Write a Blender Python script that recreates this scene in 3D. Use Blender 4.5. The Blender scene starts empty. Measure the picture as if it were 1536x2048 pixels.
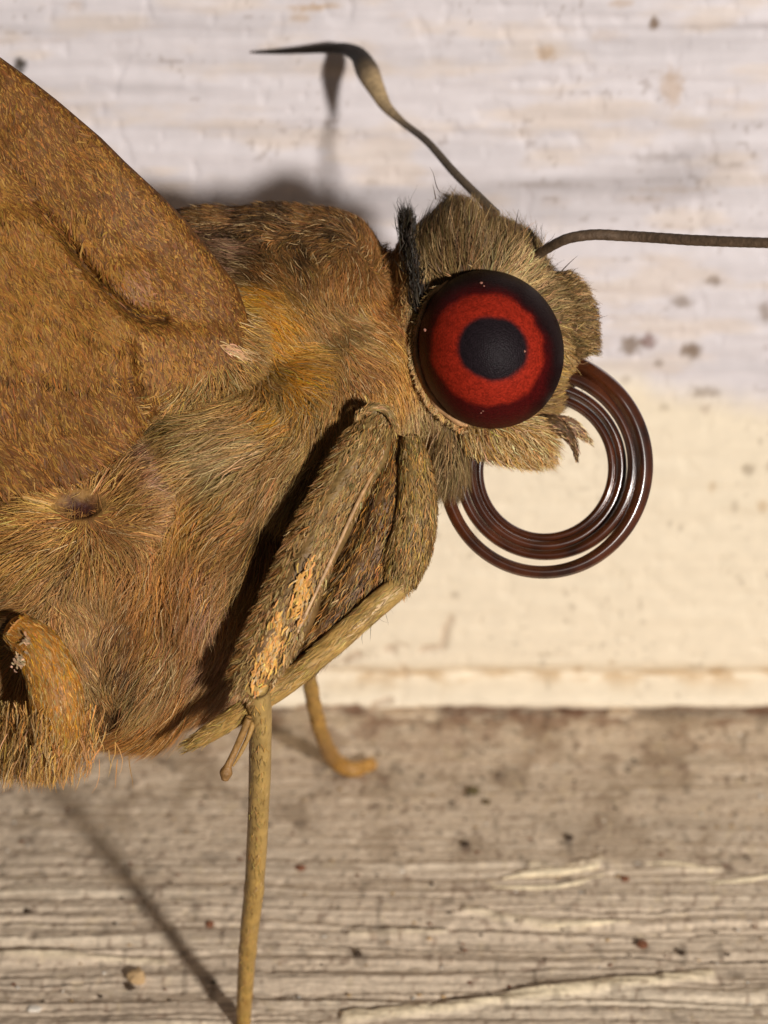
import bpy, bmesh, math
import numpy as np
from mathutils import Matrix, Vector

# ------------------------------------------------------------------ camera, light, exposure
# The scene is measured in a "view frame" (X right, Y away from the lens, Z up) and turned
# by TILT about X into the world, where the sill is level and the painted board upright.
# One unit is about 0.75 mm.
TILT = math.radians(27.0)
DIST = 60.0
sc = bpy.context.scene
sc.unit_settings.scale_length = 0.00075
RX = Matrix.Rotation(-TILT, 3, 'X')
RXN = np.array(RX)

cam_d = bpy.data.cameras.new('camera')
cam = bpy.data.objects.new('camera', cam_d)
sc.collection.objects.link(cam)
cam.location = RX @ Vector((0, -DIST, 0))
cam.rotation_euler = (math.pi / 2 - TILT, 0, 0)
cam_d.sensor_fit = 'VERTICAL'
cam_d.sensor_height = 24.0
cam_d.lens = 24.0 * DIST / 20.48
cam_d.clip_start = 0.5
cam_d.clip_end = 500.0
cam_d.dof.use_dof = True
cam_d.dof.focus_distance = DIST + 0.0
cam_d.dof.aperture_fstop = 0.11
sc.camera = cam

world = bpy.data.worlds.new('World')
sc.world = world
world.use_nodes = True
wn = world.node_tree.nodes['Background']
wn.inputs[0].default_value = (1.0, 0.93, 0.86, 1)
wn.inputs[1].default_value = 0.075

LPOS = Vector((48.0, -116.0, -12.5)); LAIM = Vector((-1, 6, -1))
LDIR = (LPOS - LAIM).normalized()
lamp_d = bpy.data.lights.new('torch', 'AREA')
lamp_d.shape = 'DISK'
lamp_d.size = 8.4
lamp_d.energy = 200000.0
lamp_d.color = (1.0, 0.955, 0.90)
lamp = bpy.data.objects.new('torch', lamp_d)
sc.collection.objects.link(lamp)
lamp.location = RX @ LPOS
lamp.rotation_euler = (RX @ LDIR).to_track_quat('Z', 'Y').to_euler()

sc.view_settings.view_transform = 'Standard'
sc.view_settings.look = 'None'
sc.view_settings.exposure = 0.0
sc.view_settings.gamma = 1.0
sc.view_settings.use_curve_mapping = False
sc.render.engine = 'CYCLES'
sc.cycles.use_denoising = True
sc.cycles.max_bounces = 6

rng = np.random.default_rng(11)

# ------------------------------------------------------------------ helpers
def lin(c):
    c = np.asarray(c, float) / 255.0
    return np.where(c <= 0.04045, c / 12.92, ((c + 0.055) / 1.055) ** 2.4)

def P(u, v, y):
    """photo position (u, v) at depth y -> view-frame point"""
    u, v, y = np.broadcast_arrays(np.asarray(u, float), np.asarray(v, float), np.asarray(y, float))
    k = (DIST + y) / DIST
    return np.stack([(u - 768) / 100 * k, y, (1024 - v) / 100 * k], -1)

def proj(p):
    k = DIST / (DIST + p[..., 1])
    return 768 + 100 * p[..., 0] * k, 1024 - 100 * p[..., 2] * k

YJ = 19.8
ZJ = float(P(0, 1420, YJ)[2])
CT, ST = math.cos(TILT), math.sin(TILT)
J = np.array([0, YJ, ZJ])
EX = np.array([1.0, 0, 0])
SILL_S = np.array([0, -CT, -ST]); SILL_N = np.array([0, -ST, CT])
WALL_S = SILL_N.copy(); WALL_N = SILL_S.copy()

def hit(u, v, n):
    d = P(u, v, 0.0) - np.array([0, -DIST, 0]); o = np.array([0, -DIST, 0.0])
    t = ((J - o) @ n) / (d @ n)
    return o + d * t[..., None] if np.ndim(t) else o + d * t

def _h(ix, iy, s):
    n = (ix.astype(np.int64) * 374761393 + iy.astype(np.int64) * 668265263 + s * 974711) & 0x7fffffff
    n = ((n ^ (n >> 13)) * 1274126177) & 0x7fffffff
    n = ((n ^ (n >> 16)) * 69069 + 12345) & 0x7fffffff
    return ((n ^ (n >> 9)) & 0xffff) / 65535.0

def vn(x, y, s=0):
    """value noise; every lattice row is slid sideways by its own amount, so no columns line up"""
    x = np.asarray(x, float); y = np.asarray(y, float)
    x, y = np.broadcast_arrays(x, y)
    iy = np.floor(y); fy = y - iy; fy = fy * fy * (3 - 2 * fy); iy = iy.astype(np.int64)
    rows = []
    for k in (0, 1):
        xx = x + _h(iy + k, iy * 0 + 7, s + 3) * 11.0
        ix = np.floor(xx); fx = xx - ix; fx = fx * fx * (3 - 2 * fx); ix = ix.astype(np.int64)
        a = _h(ix, iy + k, s); b = _h(ix + 1, iy + k, s)
        rows.append(a + (b - a) * fx)
    return rows[0] * (1 - fy) + rows[1] * fy

def fbm(x, y, s=0, o=4):
    r = 0; a = 0.5; t = 0
    for i in range(o):
        r = r + a * vn(x * 2 ** i, y * 2 ** i, s + i * 17); t += a; a *= 0.5
    return r / t

def streak(x, y, s=0, o=5):
    """long grain: detail grows much faster across the grain than along it"""
    r = 0; a = 0.5; t = 0
    for i in range(o):
        r = r + a * vn(x * 1.35 ** i, y * 1.95 ** i, s + i * 17); t += a; a *= 0.62
    return r / t

def sstep(a, b, x):
    t = np.clip((x - a) / (b - a), 0, 1)
    return t * t * (3 - 2 * t)

def nrm(a):
    return a / np.maximum(np.linalg.norm(a, axis=-1, keepdims=True), 1e-9)

# ------------------------------------------------------------------ materials
def mat_new(name):
    m = bpy.data.materials.new(name); m.use_nodes = True
    nt = m.node_tree
    return m, nt, nt.nodes['Principled BSDF']

def mat_attr(name, rough=0.6, spec=0.3, noise=0.0, nscale=5.0, bump=0.0, bscale=8.0, sheen=0.0, coat=0.0, stretch=None):
    m, nt, b = mat_new(name)
    at = nt.nodes.new('ShaderNodeVertexColor'); at.layer_name = 'Col'
    src = at.outputs[0]
    tc = nt.nodes.new('ShaderNodeTexCoord')
    if noise:
        n = nt.nodes.new('ShaderNodeTexNoise'); n.inputs['Scale'].default_value = nscale; n.inputs['Detail'].default_value = 5
        nt.links.new(tc.outputs['Object'], n.inputs['Vector'])
        mr = nt.nodes.new('ShaderNodeMapRange'); mr.inputs[1].default_value = 0.3; mr.inputs[2].default_value = 0.7
        mr.inputs[3].default_value = 1 - noise; mr.inputs[4].default_value = 1 + noise
        nt.links.new(n.outputs[0], mr.inputs[0])
        mx = nt.nodes.new('ShaderNodeVectorMath'); mx.operation = 'SCALE'
        nt.links.new(src, mx.inputs[0]); nt.links.new(mr.outputs[0], mx.inputs['Scale'])
        src = mx.outputs[0]
    nt.links.new(src, b.inputs['Base Color'])
    b.inputs['Roughness'].default_value = rough
    b.inputs['Specular IOR Level'].default_value = spec
    if sheen: b.inputs['Sheen Weight'].default_value = sheen
    if coat: b.inputs['Coat Weight'].default_value = coat
    if bump:
        n2 = nt.nodes.new('ShaderNodeTexNoise'); n2.inputs['Scale'].default_value = bscale; n2.inputs['Detail'].default_value = 6
        if stretch:
            mp = nt.nodes.new('ShaderNodeMapping'); mp.inputs['Scale'].default_value = (stretch, 1, 1)
            nt.links.new(tc.outputs['Object'], mp.inputs['Vector']); nt.links.new(mp.outputs[0], n2.inputs['Vector'])
        else:
            nt.links.new(tc.outputs['Object'], n2.inputs['Vector'])
        bp = nt.nodes.new('ShaderNodeBump'); bp.inputs['Strength'].default_value = bump; bp.inputs['Distance'].default_value = 0.05
        nt.links.new(n2.outputs[0], bp.inputs['Height']); nt.links.new(bp.outputs[0], b.inputs['Normal'])
    return m

M_FUR = mat_attr('fur_hair', rough=0.55, spec=0.22)
M_SCALE = mat_attr('wing_scale', rough=0.55, spec=0.16)
M_SKIN = mat_attr('cuticle', rough=0.6, spec=0.3, noise=0.35, nscale=6, bump=0.6, bscale=14)
M_LEG = mat_attr('leg_cuticle', rough=0.5, spec=0.4, noise=0.25, nscale=5, bump=0.7, bscale=12)
M_TARSUS = mat_attr('tarsus_cuticle', rough=0.42, spec=0.45, noise=0.22, nscale=3, bump=0.25, bscale=16)
M_ANT = mat_attr('antenna_cuticle', rough=0.55, spec=0.3, noise=0.3, nscale=7, bump=0.5, bscale=18)
M_WALL = mat_attr('old_paint', rough=0.62, spec=0.3, noise=0.05, nscale=2.2, bump=0.3, bscale=4, stretch=0.16)
M_SILL = mat_attr('weathered_wood', rough=0.8, spec=0.2, noise=0.16, nscale=7, bump=0.9, bscale=9, stretch=0.14)

# ------------------------------------------------------------------ mesh building
def set_cols(me, col):
    a = me.color_attributes.new('Col', 'FLOAT_COLOR', 'POINT')
    c = np.ones((len(me.vertices), 4), np.float32)
    c[:, :3] = col
    a.data.foreach_set('color', c.ravel())

def fast_mesh(name, v, f, smooth=True):
    """v (n,3) already in world coordinates minus the parent's base, f (m,k) int"""
    me = bpy.data.meshes.new(name)
    v = np.ascontiguousarray(v, np.float32); f = np.ascontiguousarray(f, np.int32)
    m, k = f.shape
    me.vertices.add(len(v)); me.vertices.foreach_set('co', v.ravel())
    me.loops.add(m * k); me.loops.foreach_set('vertex_index', f.ravel())
    me.polygons.add(m)
    me.polygons.foreach_set('loop_start', np.arange(m, dtype=np.int32) * k)
    me.polygons.foreach_set('use_smooth', np.full(m, smooth, bool))
    me.update(calc_edges=True); me.validate()
    return me

def base_of(o):
    b = np.zeros(3)
    while o is not None:
        b = b + np.array(o.location); o = o.parent
    return b

def build(name, v, f, mat, parent=None, col=None, smooth=True, loc=None):
    """v in the view frame"""
    w = np.asarray(v, float) @ RXN.T
    if parent is not None:
        b = base_of(parent); l = (0, 0, 0)
    else:
        b = np.array(loc if loc is not None else (0, 0, 0), float); l = b
    me = fast_mesh(name, w - b, f, smooth)
    if col is not None: set_cols(me, col)
    me.materials.append(mat)
    o = bpy.data.objects.new(name, me)
    sc.collection.objects.link(o)
    o.location = l
    if parent is not None: o.parent = parent
    return o

def grid_faces(nr, nc, wrap=False):
    r = np.arange(nr - 1)[:, None]; c = np.arange(nc if wrap else nc - 1)[None, :]
    c2 = (c + 1) % nc
    return np.stack([r * nc + c, r * nc + c2, (r + 1) * nc + c2, (r + 1) * nc + c], -1).reshape(-1, 4)

def spline(pts, n):
    pts = np.asarray(pts, float)
    d = np.r_[0, np.cumsum(np.maximum(np.linalg.norm(np.diff(pts[:, :2], axis=0), axis=1), 1e-3))]
    t = np.linspace(0, d[-1], n)
    out = np.empty((n, pts.shape[1]))
    # cubic Hermite (finite-difference tangents)
    m = np.gradient(pts, d, axis=0) if len(pts) > 2 else np.repeat((pts[1:] - pts[:1]) / d[-1], 2, 0)
    k = np.clip(np.searchsorted(d, t, 'right') - 1, 0, len(pts) - 2)
    h = (d[k + 1] - d[k])[:, None]; s = ((t - d[k])[:, None]) / h
    out = ((2*s**3-3*s**2+1)*pts[k] + (s**3-2*s**2+s)*h*m[k] + (-2*s**3+3*s**2)*pts[k+1] + (s**3-s**2)*h*m[k+1])
    return out

def tube(path, n=40, k=14, depth=0.8, fn=None, cap=0.6):
    """path rows: u, v, y, half width in photo pixels -> verts, quads, (axis t, angle) per vertex"""
    s = spline(path, n)
    c = P(s[:, 0], s[:, 1], s[:, 2])
    r = np.maximum(s[:, 3], 0.5) / 100.0 * (DIST + s[:, 2]) / DIST
    T = nrm(np.gradient(c, axis=0))
    view = nrm(c - np.array([0, -DIST, 0]))
    L = nrm(np.cross(T, view)); D = nrm(np.cross(L, T))
    a = np.arange(k) / k * 2 * math.pi
    mod = np.ones((n, k))
    tt = np.linspace(0, 1, n)
    if fn is not None: mod = fn(tt[:, None], a[None, :]) * np.ones((n, k))
    v = c[:, None] + (L[:, None] * np.cos(a)[None, :, None] + D[:, None] * np.sin(a)[None, :, None] * depth) * (r[:, None] * mod)[..., None]
    v = v.reshape(-1, 3)
    f = grid_faces(n, k, True)
    # rounded caps
    vs = [v]; fs = [f]; nv = len(v)
    for end, sg in ((0, -1), (n - 1, 1)):
        ring = v[end * k:(end + 1) * k]; cc = c[end]
        prev = np.arange(end * k, (end + 1) * k)
        for q in (0.5, 0.85, 1.0):
            sc_ = math.sqrt(max(1 - q * q, 0.0004))
            ring2 = cc + (ring - cc) * sc_ + T[end] * sg * r[end] * q * cap
            vs.append(ring2); idx = nv + np.arange(k); nv += k
            j = np.roll(np.arange(k), -1)
            fs.append(np.stack([prev, prev[j], idx[j], idx], -1)); prev = idx
    v = np.concatenate(vs); f = np.concatenate(fs)
    tv = np.r_[np.repeat(tt, k), np.zeros(3 * k), np.ones(3 * k)]
    av = np.r_[np.tile(a, n), np.tile(a, 6)]
    return v, f, tv, av, dict(c=c, r=r, T=T, L=L, D=D, tt=tt, depth=depth)

# ------------------------------------------------------------------ hair (flat tapering scales)
PAL = {k: lin(c) for k, c in dict(
    brown=(144, 101, 54), orange=(172, 117, 54), gold=(190, 143, 74), olive=(146, 119, 72), dark=(72, 50, 28),
    black=(38, 29, 18), pale=(220, 184, 130), pink=(158, 120, 92), amber=(184, 124, 34), tan=(168, 130, 80), rust=(142, 95, 50), holive=(112, 91, 56), hbrown=(104, 76, 44), htan=(150, 120, 78)).items()}

def hairs(root, nor, dirs, length, lift, width, col, seg=4, bend=0.5, clump=0.5, cell=0.35, wob=0.15, roll=0.9, tip=0.15, wave=0.075):
    n = len(root)
    length = length * rng.uniform(0.6, 1.25, n)
    t = dirs - (dirs * nor).sum(1, keepdims=True) * nor
    t = nrm(t)
    b = np.cross(nor, t)
    jit = rng.normal(0, wob, n)
    t = nrm(t + b * jit[:, None])
    lf = lift * rng.uniform(0.6, 1.4, n)
    s = np.linspace(0, 1, seg + 1)
    ph = rng.uniform(0, 6.28, n); wv = rng.normal(0, wave, n)
    # lift decays towards the tip
    pts = np.empty((n, seg + 1, 3)); pts[:, 0] = root
    ang0 = lf
    for i in range(1, seg + 1):
        a = ang0 * (1 - bend * s[i])
        side = wv * np.sin(ph + s[i] * 5)
        d = t * np.cos(a)[:, None] + nor * np.sin(a)[:, None] + b * (side * 4)[:, None]
        pts[:, i] = pts[:, i - 1] + nrm(d) * (length / seg)[:, None]
    if clump > 0:
        q = np.floor(root / cell + rng.normal(0, 0.25, root.shape)).astype(np.int64)
        key = q[:, 0] * 73856093 ^ q[:, 1] * 19349663 ^ q[:, 2] * 83492791
        _, inv, cnt = np.unique(key, return_inverse=True, return_counts=True)
        for i in range(1, seg + 1):
            mean = np.zeros((len(cnt), 3))
            for ax in range(3):
                mean[:, ax] = np.bincount(inv, pts[:, i, ax], len(cnt)) / cnt
            k = clump * s[i] ** 1.3 * rng.uniform(0.5, 1.0, n)
            pts[:, i] += (mean[inv] - pts[:, i]) * k[:, None]
    tang = nrm(np.gradient(pts, axis=1))
    side = nrm(np.cross(tang, nor[:, None, :]))
    up = np.cross(side, tang)
    ra = rng.normal(0, roll, n)
    w = side * np.cos(ra)[:, None, None] + up * np.sin(ra)[:, None, None]
    prof = (1 - (1 - tip) * s ** 1.6) * np.where(s == 0, 0.6, 1.0)
    hw = (width * rng.uniform(0.6, 1.4, n))[:, None] * prof[None] * 0.5
    A = pts - w * hw[..., None]; B = pts + w * hw[..., None]
    v = np.stack([A, B], 2).reshape(-1, 3)
    m = 2 * (seg + 1)
    base = (np.arange(n) * m)[:, None]
    i = np.arange(seg)[None] * 2
    f = np.stack([base + i, base + i + 1, base + i + 3, base + i + 2], -1).reshape(-1, 4)
    c = np.repeat(col, m, 0)
    return v, f, c

class Bag:
    def __init__(s): s.v = []; s.f = []; s.c = []; s.n = 0
    def add(s, vfc):
        v, f, c = vfc[:3]
        if np.ndim(c) == 1: c = np.repeat(c[None], len(v), 0)
        s.v.append(v); s.f.append(f + s.n); s.c.append(c); s.n += len(v)
    def build(s, name, mat, parent, kind='stuff', **kw):
        o = build(name, np.concatenate(s.v), np.concatenate(s.f), mat, parent, np.concatenate(s.c), **kw)
        if kind: o['kind'] = kind
        return o

def sample_mesh(v, tri, n, weight=None):
    a, b, c = v[tri[:, 0]], v[tri[:, 1]], v[tri[:, 2]]
    cr = np.cross(b - a, c - a)
    ar = np.linalg.norm(cr, axis=1)
    w = ar if weight is None else ar * weight
    idx = rng.choice(len(tri), n, p=w / w.sum())
    r1 = np.sqrt(rng.random(n)); r2 = rng.random(n)
    p = (1 - r1)[:, None] * a[idx] + (r1 * (1 - r2))[:, None] * b[idx] + (r1 * r2)[:, None] * c[idx]
    return p, idx

def vary(col, amount=0.3, pale=0.06, palec=PAL['pale']):
    n = len(col)
    c = col * np.exp(rng.normal(0, amount, n))[:, None]
    c = c * np.exp(rng.normal(0, 0.08, (n, 3)))
    m = rng.random(n) < pale
    c[m] = palec * rng.uniform(0.6, 1.0, (m.sum(), 1))
    return np.clip(c, 0, 0.85)

def screen_dir(dx, dy):
    return np.stack([dx, np.zeros_like(dx), -dy], -1)

# ------------------------------------------------------------------ the setting: painted board and sill
SPOTS = [  # dirt on the paint: u, v, ru, rv, strength, colour
    (1262, 690, 26, 20, .75, 'd'), (1298, 682, 16, 18, .7, 'r'), (1382, 702, 22, 18, .8, 'd'), (1318, 728, 12, 10, .5, 'd'),
    (1430, 562, 20, 13, .6, 'd'), (1365, 604, 24, 14, .6, 'd'), (1530, 625, 16, 24, .6, 'd'), (1310, 46, 13, 15, .85, 'd'),
    (1095, 108, 24, 18, .5, 't'), (1345, 175, 26, 45, .45, 't'), (1060, 288, 14, 8, .3, 'd'), (1250, 760, 14, 10, .3, 'd'),
    (1408, 785, 34, 12, .5, 'd'), (1330, 815, 12, 12, .3, 'd'), (1410, 820, 12, 14, .3, 'r'), (1498, 940, 15, 12, .45, 'd'),
    (1425, 975, 11, 12, .4, 't'), (1524, 1012, 13, 15, .45, 't'), (1470, 1012, 10, 14, .25, 'd'), (1340, 1050, 7, 8, .3, 'd'),
    (1362, 1058, 7, 8, .3, 'd'), (1482, 1165, 8, 8, .3, 'd'), (910, 1190, 12, 9, .35, 'd'), (1156, 1344, 16, 13, .5, 't'),
    (1434, 1345, 16, 12, .5, 't'), (1225, 1325, 9, 9, .25, 't'), (1400, 1330, 7, 10, .25, 'd'), (1095, 1310, 8, 9, .25, 'd'),
    (615, 15, 40, 9, .55, 't'), (600, 35, 26, 10, .4, 't'), (655, 12, 34, 6, .5, 't'), (150, 12, 22, 12, .25, 't'), (40, 130, 15, 19, .95, 'k'),
    (1210, 70, 40, 14, .2, 't'), (1240, 5, 26, 10, .4, 't'), (1460, 330, 60, 12, .2, 'd'), (1320, 315, 60, 12, .22, 'd'), (1080, 370, 120, 6, .22, 'd'),
    (1110, 405, 30, 14, .15, 't'), (870, 990, 10, 8, .2, 'd'), (1010, 1060, 0.1, .1, 0, 'd'), (1450, 205, 60, 10, .18, 't'), (1350, 380, 90, 7, .25, 't'),
    (790, 30, 30, 8, .15, 't'), (480, 60, 50, 8, .10, 'd'), (250, 110, 40, 9, .10, 'd'), (900, 150, 40, 9, .1, 't'), (1290, 400, 60, 8, .2, 't')]
DC = dict(d=lin((112, 86, 54)), r=lin((110, 66, 46)), t=lin((178, 140, 88)), k=lin((40, 34, 24)))

def dist_poly(u, v, pts):
    d = np.full(u.shape, 1e9)
    pts = np.asarray(pts, float)
    for a, b in zip(pts[:-1], pts[1:]):
        ab = b - a
        t = np.clip(((u - a[0]) * ab[0] + (v - a[1]) * ab[1]) / (ab @ ab), 0, 1)
        d = np.minimum(d, np.hypot(u - a[0] - ab[0] * t, v - a[1] - ab[1] * t))
    return d

# wall: x across, s up from the sill
nx, ns = 560, 430
xs = np.linspace(-15, 15, nx)
ss = np.r_[np.linspace(-0.25, 2.2, 130), np.linspace(2.2, 26, ns - 130 + 1)[1:]]
X, S = np.meshgrid(xs, ss)
base = J + X[..., None] * EX + S[..., None] * WALL_S
u, v = proj(base)
grain = streak(X * 0.22, S * 1.4, 5, 3) - 0.5
fine = streak(X * 0.5, S * 3.2, 9, 2) - 0.5
edge_v = 770 + 60 * (fbm(X * 0.5, S * 0 + 3.3, 21, 4) - 0.5) * 2 + 25 * (u - 1300) / 240
cream = sstep(-45, 45, v - edge_v)                       # lower board coat: smoother and creamier
h = grain * 0.14 * (1 - 0.7 * cream) + fine * 0.08 * (1 - 0.6 * cream)
wob = (fbm(X * 0.7, X * 0, 31, 4) - 0.5)
se = S + 0.10 * wob
h = h - 0.26 * np.exp(-((se - 0.95) / 0.28) ** 2)          # shallow groove above the bead
h = h + 0.22 * np.exp(-((se - 0.30) / 0.30) ** 2)          # thick bead of paint along the foot
chip = fbm(X * 1.7, S * 2.5, 77, 4)
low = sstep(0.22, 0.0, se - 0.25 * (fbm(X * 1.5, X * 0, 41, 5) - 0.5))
h = h - 0.18 * low
cr1 = dist_poly(u, v, [(640, 1345), (700, 1318), (745, 1302), (860, 1300), (884, 1296), (890, 1262), (902, 1240)])
cr2 = dist_poly(u, v, [(805, 1302), (808, 1350), (812, 1362)])
cr3 = dist_poly(u, v, [(600, 1412), (740, 1408), (800, 1388), (850, 1420), (900, 1424)])
jag = 5 * (fbm(X * 6, S * 6, 55, 3) - 0.5)
crk = np.maximum.reduce([sstep(15, 0, cr1 + jag * 2), 0.6 * sstep(13, 0, cr2 + jag * 2), sstep(13, 0, cr3 + jag * 2)]) * sstep(0.3, 0.55, vn(u / 23, v / 23, 58))
h = h - 0.10 * crk
pits = sstep(0.74, 0.82, vn(X * 3.1, S * 3.1, 91)) * 0.03
h = h - pits * (1 - 0.3 * cream)
wv = base + h[..., None] * WALL_N
white = lin((218, 210, 212)); crm = lin((237, 222, 197)); warm = lin((222, 200, 176))
col = white + (crm - white) * cream[..., None]
tnt = sstep(0.5, 0.75, fbm(X * 0.5, S * 1.8, 63, 4)) * (1 - cream)
col = col + (warm - col) * (tnt * 0.4)[..., None]
strk = sstep(0.5, 0.8, streak(X * 0.15, S * 2.4, 71, 3)) * (1 - cream)
col = col * (1 - 0.12 * strk)[..., None]
nz = fbm(u / 9, v / 9, 101, 3)
for (a, b, ru, rv, k, cc) in SPOTS:
    m = sel = (np.abs(u - a) < ru * 2.2) & (np.abs(v - b) < rv * 2.2)
    if not m.any() or k == 0: continue
    d = np.hypot((u[m] - a) / ru, (v[m] - b) / rv) + (nz[m] - 0.5) * 0.9
    w = sstep(1.25, 0.35, d) * k
    col[m] = col[m] + (DC[cc] - col[m]) * w[:, None]
tiny = sstep(0.80, 0.86, vn(u / 11, v / 11, 123)) * sstep(0.5, 0.75, vn(u / 90, v / 90, 7)) * 0.3
col = col + (DC['d'] - col) * tiny[..., None]
col = col + (lin((150, 112, 84)) - col) * (0.38 * crk)[..., None]
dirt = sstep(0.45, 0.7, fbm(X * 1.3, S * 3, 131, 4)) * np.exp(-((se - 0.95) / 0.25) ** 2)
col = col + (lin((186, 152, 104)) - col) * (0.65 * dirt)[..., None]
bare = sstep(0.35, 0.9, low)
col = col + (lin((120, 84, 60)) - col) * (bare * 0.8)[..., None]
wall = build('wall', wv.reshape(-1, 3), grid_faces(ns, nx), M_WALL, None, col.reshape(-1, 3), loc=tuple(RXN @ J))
wall['kind'] = 'structure'
wall['label'] = 'off-white painted board with a cream coat and dirt specks behind the butterfly'

# sill: x across, s towards the camera
nx, ns = 640, 470
xs = np.linspace(-15, 15, nx)
ss = np.r_[np.linspace(-0.3, 18.0, ns - 30), np.linspace(18.0, 30, 31)[1:]]
X, S = np.meshgrid(xs, ss)
base = J + X[..., None] * EX + S[..., None] * SILL_S
u, v = proj(base)
warpx = (fbm(X * 0.15, S * 0.3, 201, 3) - 0.5) * 1.6
rough_z = sstep(1640, 1800, v + 60 * (fbm(X * 0.3, S * 0.3, 211, 3) - 0.5))
g1 = streak(X * 0.09, (S + warpx * 0.5) * 1.1, 221, 4)
g2 = streak(X * 0.16, (S + warpx * 0.4) * 4.5, 231, 2)
ridge = 1 - np.abs(2 * vn(X * 0.12, (S + warpx * 0.6) * 2.1, 241) - 1)
h = (g1 - 0.5) * (0.08 + 0.20 * rough_z) + (g2 - 0.5) * (0.05 + 0.13 * rough_z) + (ridge ** 5) * 0.07 * rough_z
cracks = sstep(0.70, 0.78, streak(X * 0.12, (S + warpx * 0.6) * 2.6, 251, 3)) * rough_z
h = h - 0.09 * cracks
h = h + (fbm(X * 5, S * 5, 261, 3) - 0.5) * 0.05
pit = sstep(0.80, 0.9, vn(X * 2.7, S * 1.8, 271))
h = h - 0.03 * pit
# a long pale raised sliver of wood towards the bottom right, and one along the left
def sliver(pts, w):
    return sstep(w, w * 0.25, dist_poly(u, v, pts) + 6 * (fbm(X * 1.1, S * 3, 281, 4) - 0.5) * 2.2)
sl = np.maximum.reduce([sliver([(690, 2040), (900, 2022), (1100, 1990), (1300, 1965), (1420, 1950)], 15),
                        0.7 * sliver([(0, 1912), (200, 1918), (330, 1930)], 9),
                        0.6 * sliver([(930, 1822), (1100, 1850), (1250, 1846)], 8),
                        0.6 * sliver([(1060, 1735), (1120, 1742), (1200, 1722)], 9),
                        0.6 * sliver([(1310, 1730), (1400, 1742), (1440, 1740)], 9),
                        0.5 * sliver([(700, 1870), (900, 1866)], 7)])
h = h + 0.13 * sl
h = np.where(S < 0.25, h * 0.4, h)
sv = base + h[..., None] * SILL_N
wood = lin((206, 187, 164)); woodl = lin((224, 207, 182)); woodd = lin((118, 98, 80))
col = np.broadcast_to(wood, X.shape + (3,)).copy()
t = 0.6 * streak(X * 0.12, (S + warpx * .5) * 1.6, 301, 4) + 0.4 * fbm(X * 1.1, S * 1.1, 302, 4)
col = col * (0.66 + 0.68 * t)[..., None]
col = col + (woodl - col) * (sstep(0.52, 0.72, g1) * rough_z * 0.55)[..., None]
col = col + (woodd - col) * (np.clip(cracks * 0.5 + sstep(0.55, 0.8, g2) * 0.35 * rough_z, 0, 1))[..., None]
col = col + (lin((224, 206, 172)) - col) * (sl * 0.75)[..., None]
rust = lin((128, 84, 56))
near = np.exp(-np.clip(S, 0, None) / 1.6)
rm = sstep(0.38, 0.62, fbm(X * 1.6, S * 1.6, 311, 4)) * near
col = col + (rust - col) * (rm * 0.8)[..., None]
col = col + (lin((128, 104, 78)) - col) * (sstep(0.50, 0.72, fbm(X * 0.9, S * 0.6, 321, 4)) * (1 - rough_z) * 0.45)[..., None]
speck = sstep(0.78, 0.86, vn(X * 4.6, S * 2.7, 331))
col = col + (lin((72, 58, 48)) - col) * (speck * 0.35)[..., None]
sp2 = sstep(0.80, 0.88, vn(X * 7.5, S * 4.2, 341))
col = col + (lin((110, 80, 62)) - col) * (sp2 * 0.45)[..., None]
sp3 = sstep(0.82, 0.9, vn(X * 5.5, S * 3.6, 351))
col = col + (lin((206, 186, 156)) - col) * (sp3 * 0.5)[..., None]
# spilled paint from the board at the left of the joint
spl = sstep(1.0, 0.6, np.hypot((u - 800) / 70, (v - 1418) / 40) + (fbm(X * 2, S * 2, 361, 3) - .5))
spl = np.maximum(spl, sstep(1.0, 0.6, np.hypot((u - 1245) / 34, (v - 1426) / 15) + (fbm(X * 3, S * 3, 362, 3) - .5)))
spl = np.maximum(spl, 0.6 * sstep(1.0, 0.5, np.hypot((u - 640) / 110, (v - 1430) / 34) + (fbm(X * 2, S * 2, 363, 3) - .5)))
col = col + (lin((226, 206, 178)) - col) * (spl * 0.8)[..., None]
sv = sv + (spl * 0.06)[..., None] * SILL_N
sill = build('sill', sv.reshape(-1, 3), grid_faces(ns, nx)[:, ::-1], M_SILL, None, np.clip(col, 0.01, 0.9).reshape(-1, 3), loc=tuple(RXN @ J))
sill['kind'] = 'structure'
sill['label'] = 'weathered grey-brown wooden sill with raised grain below the butterfly'

def sliver_mesh(pts, c):
    pth = []
    for (a, b, w) in pts:
        d_ = P(a, b, 0.0) - np.array([0, -DIST, 0.0]); t_ = ((J - np.array([0, -DIST, 0.0])) @ SILL_N) / (d_ @ SILL_N)
        pth.append((a, b, -DIST + t_ * d_[1] - 0.06, w))
    v_, f_, tv_, av_, g_ = tube(pth, 40, 10, 0.5, lambda t, a: 1 + 0.5 * (fbm(t * 12, a, 377, 3) - .5))
    return build('wood_sliver', v_, f_, M_SILL, sill, c[None] * (0.75 + 0.5 * fbm(tv_ * 9, av_, 379, 3))[:, None])
slc = lin((226, 208, 176))
sliver_mesh([(1005, 1757, 2), (1060, 1749, 8), (1120, 1745, 9), (1165, 1739, 7), (1198, 1727, 5), (1206, 1718, 1)], slc)
sliver_mesh([(985, 1773, 1), (1050, 1776, 5), (1110, 1774, 5), (1170, 1762, 4), (1210, 1748, 1)], slc)
sliver_mesh([(1290, 1727, 1), (1340, 1728, 6), (1385, 1735, 8), (1425, 1742, 3)], slc)
sliver_mesh([(1400, 1768, 1), (1460, 1765, 6), (1530, 1756, 7), (1600, 1750, 6)], slc)
sliver_mesh([(1080, 1851, 1), (1160, 1848, 5), (1240, 1844, 4), (1260, 1843, 1)], slc)

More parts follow.
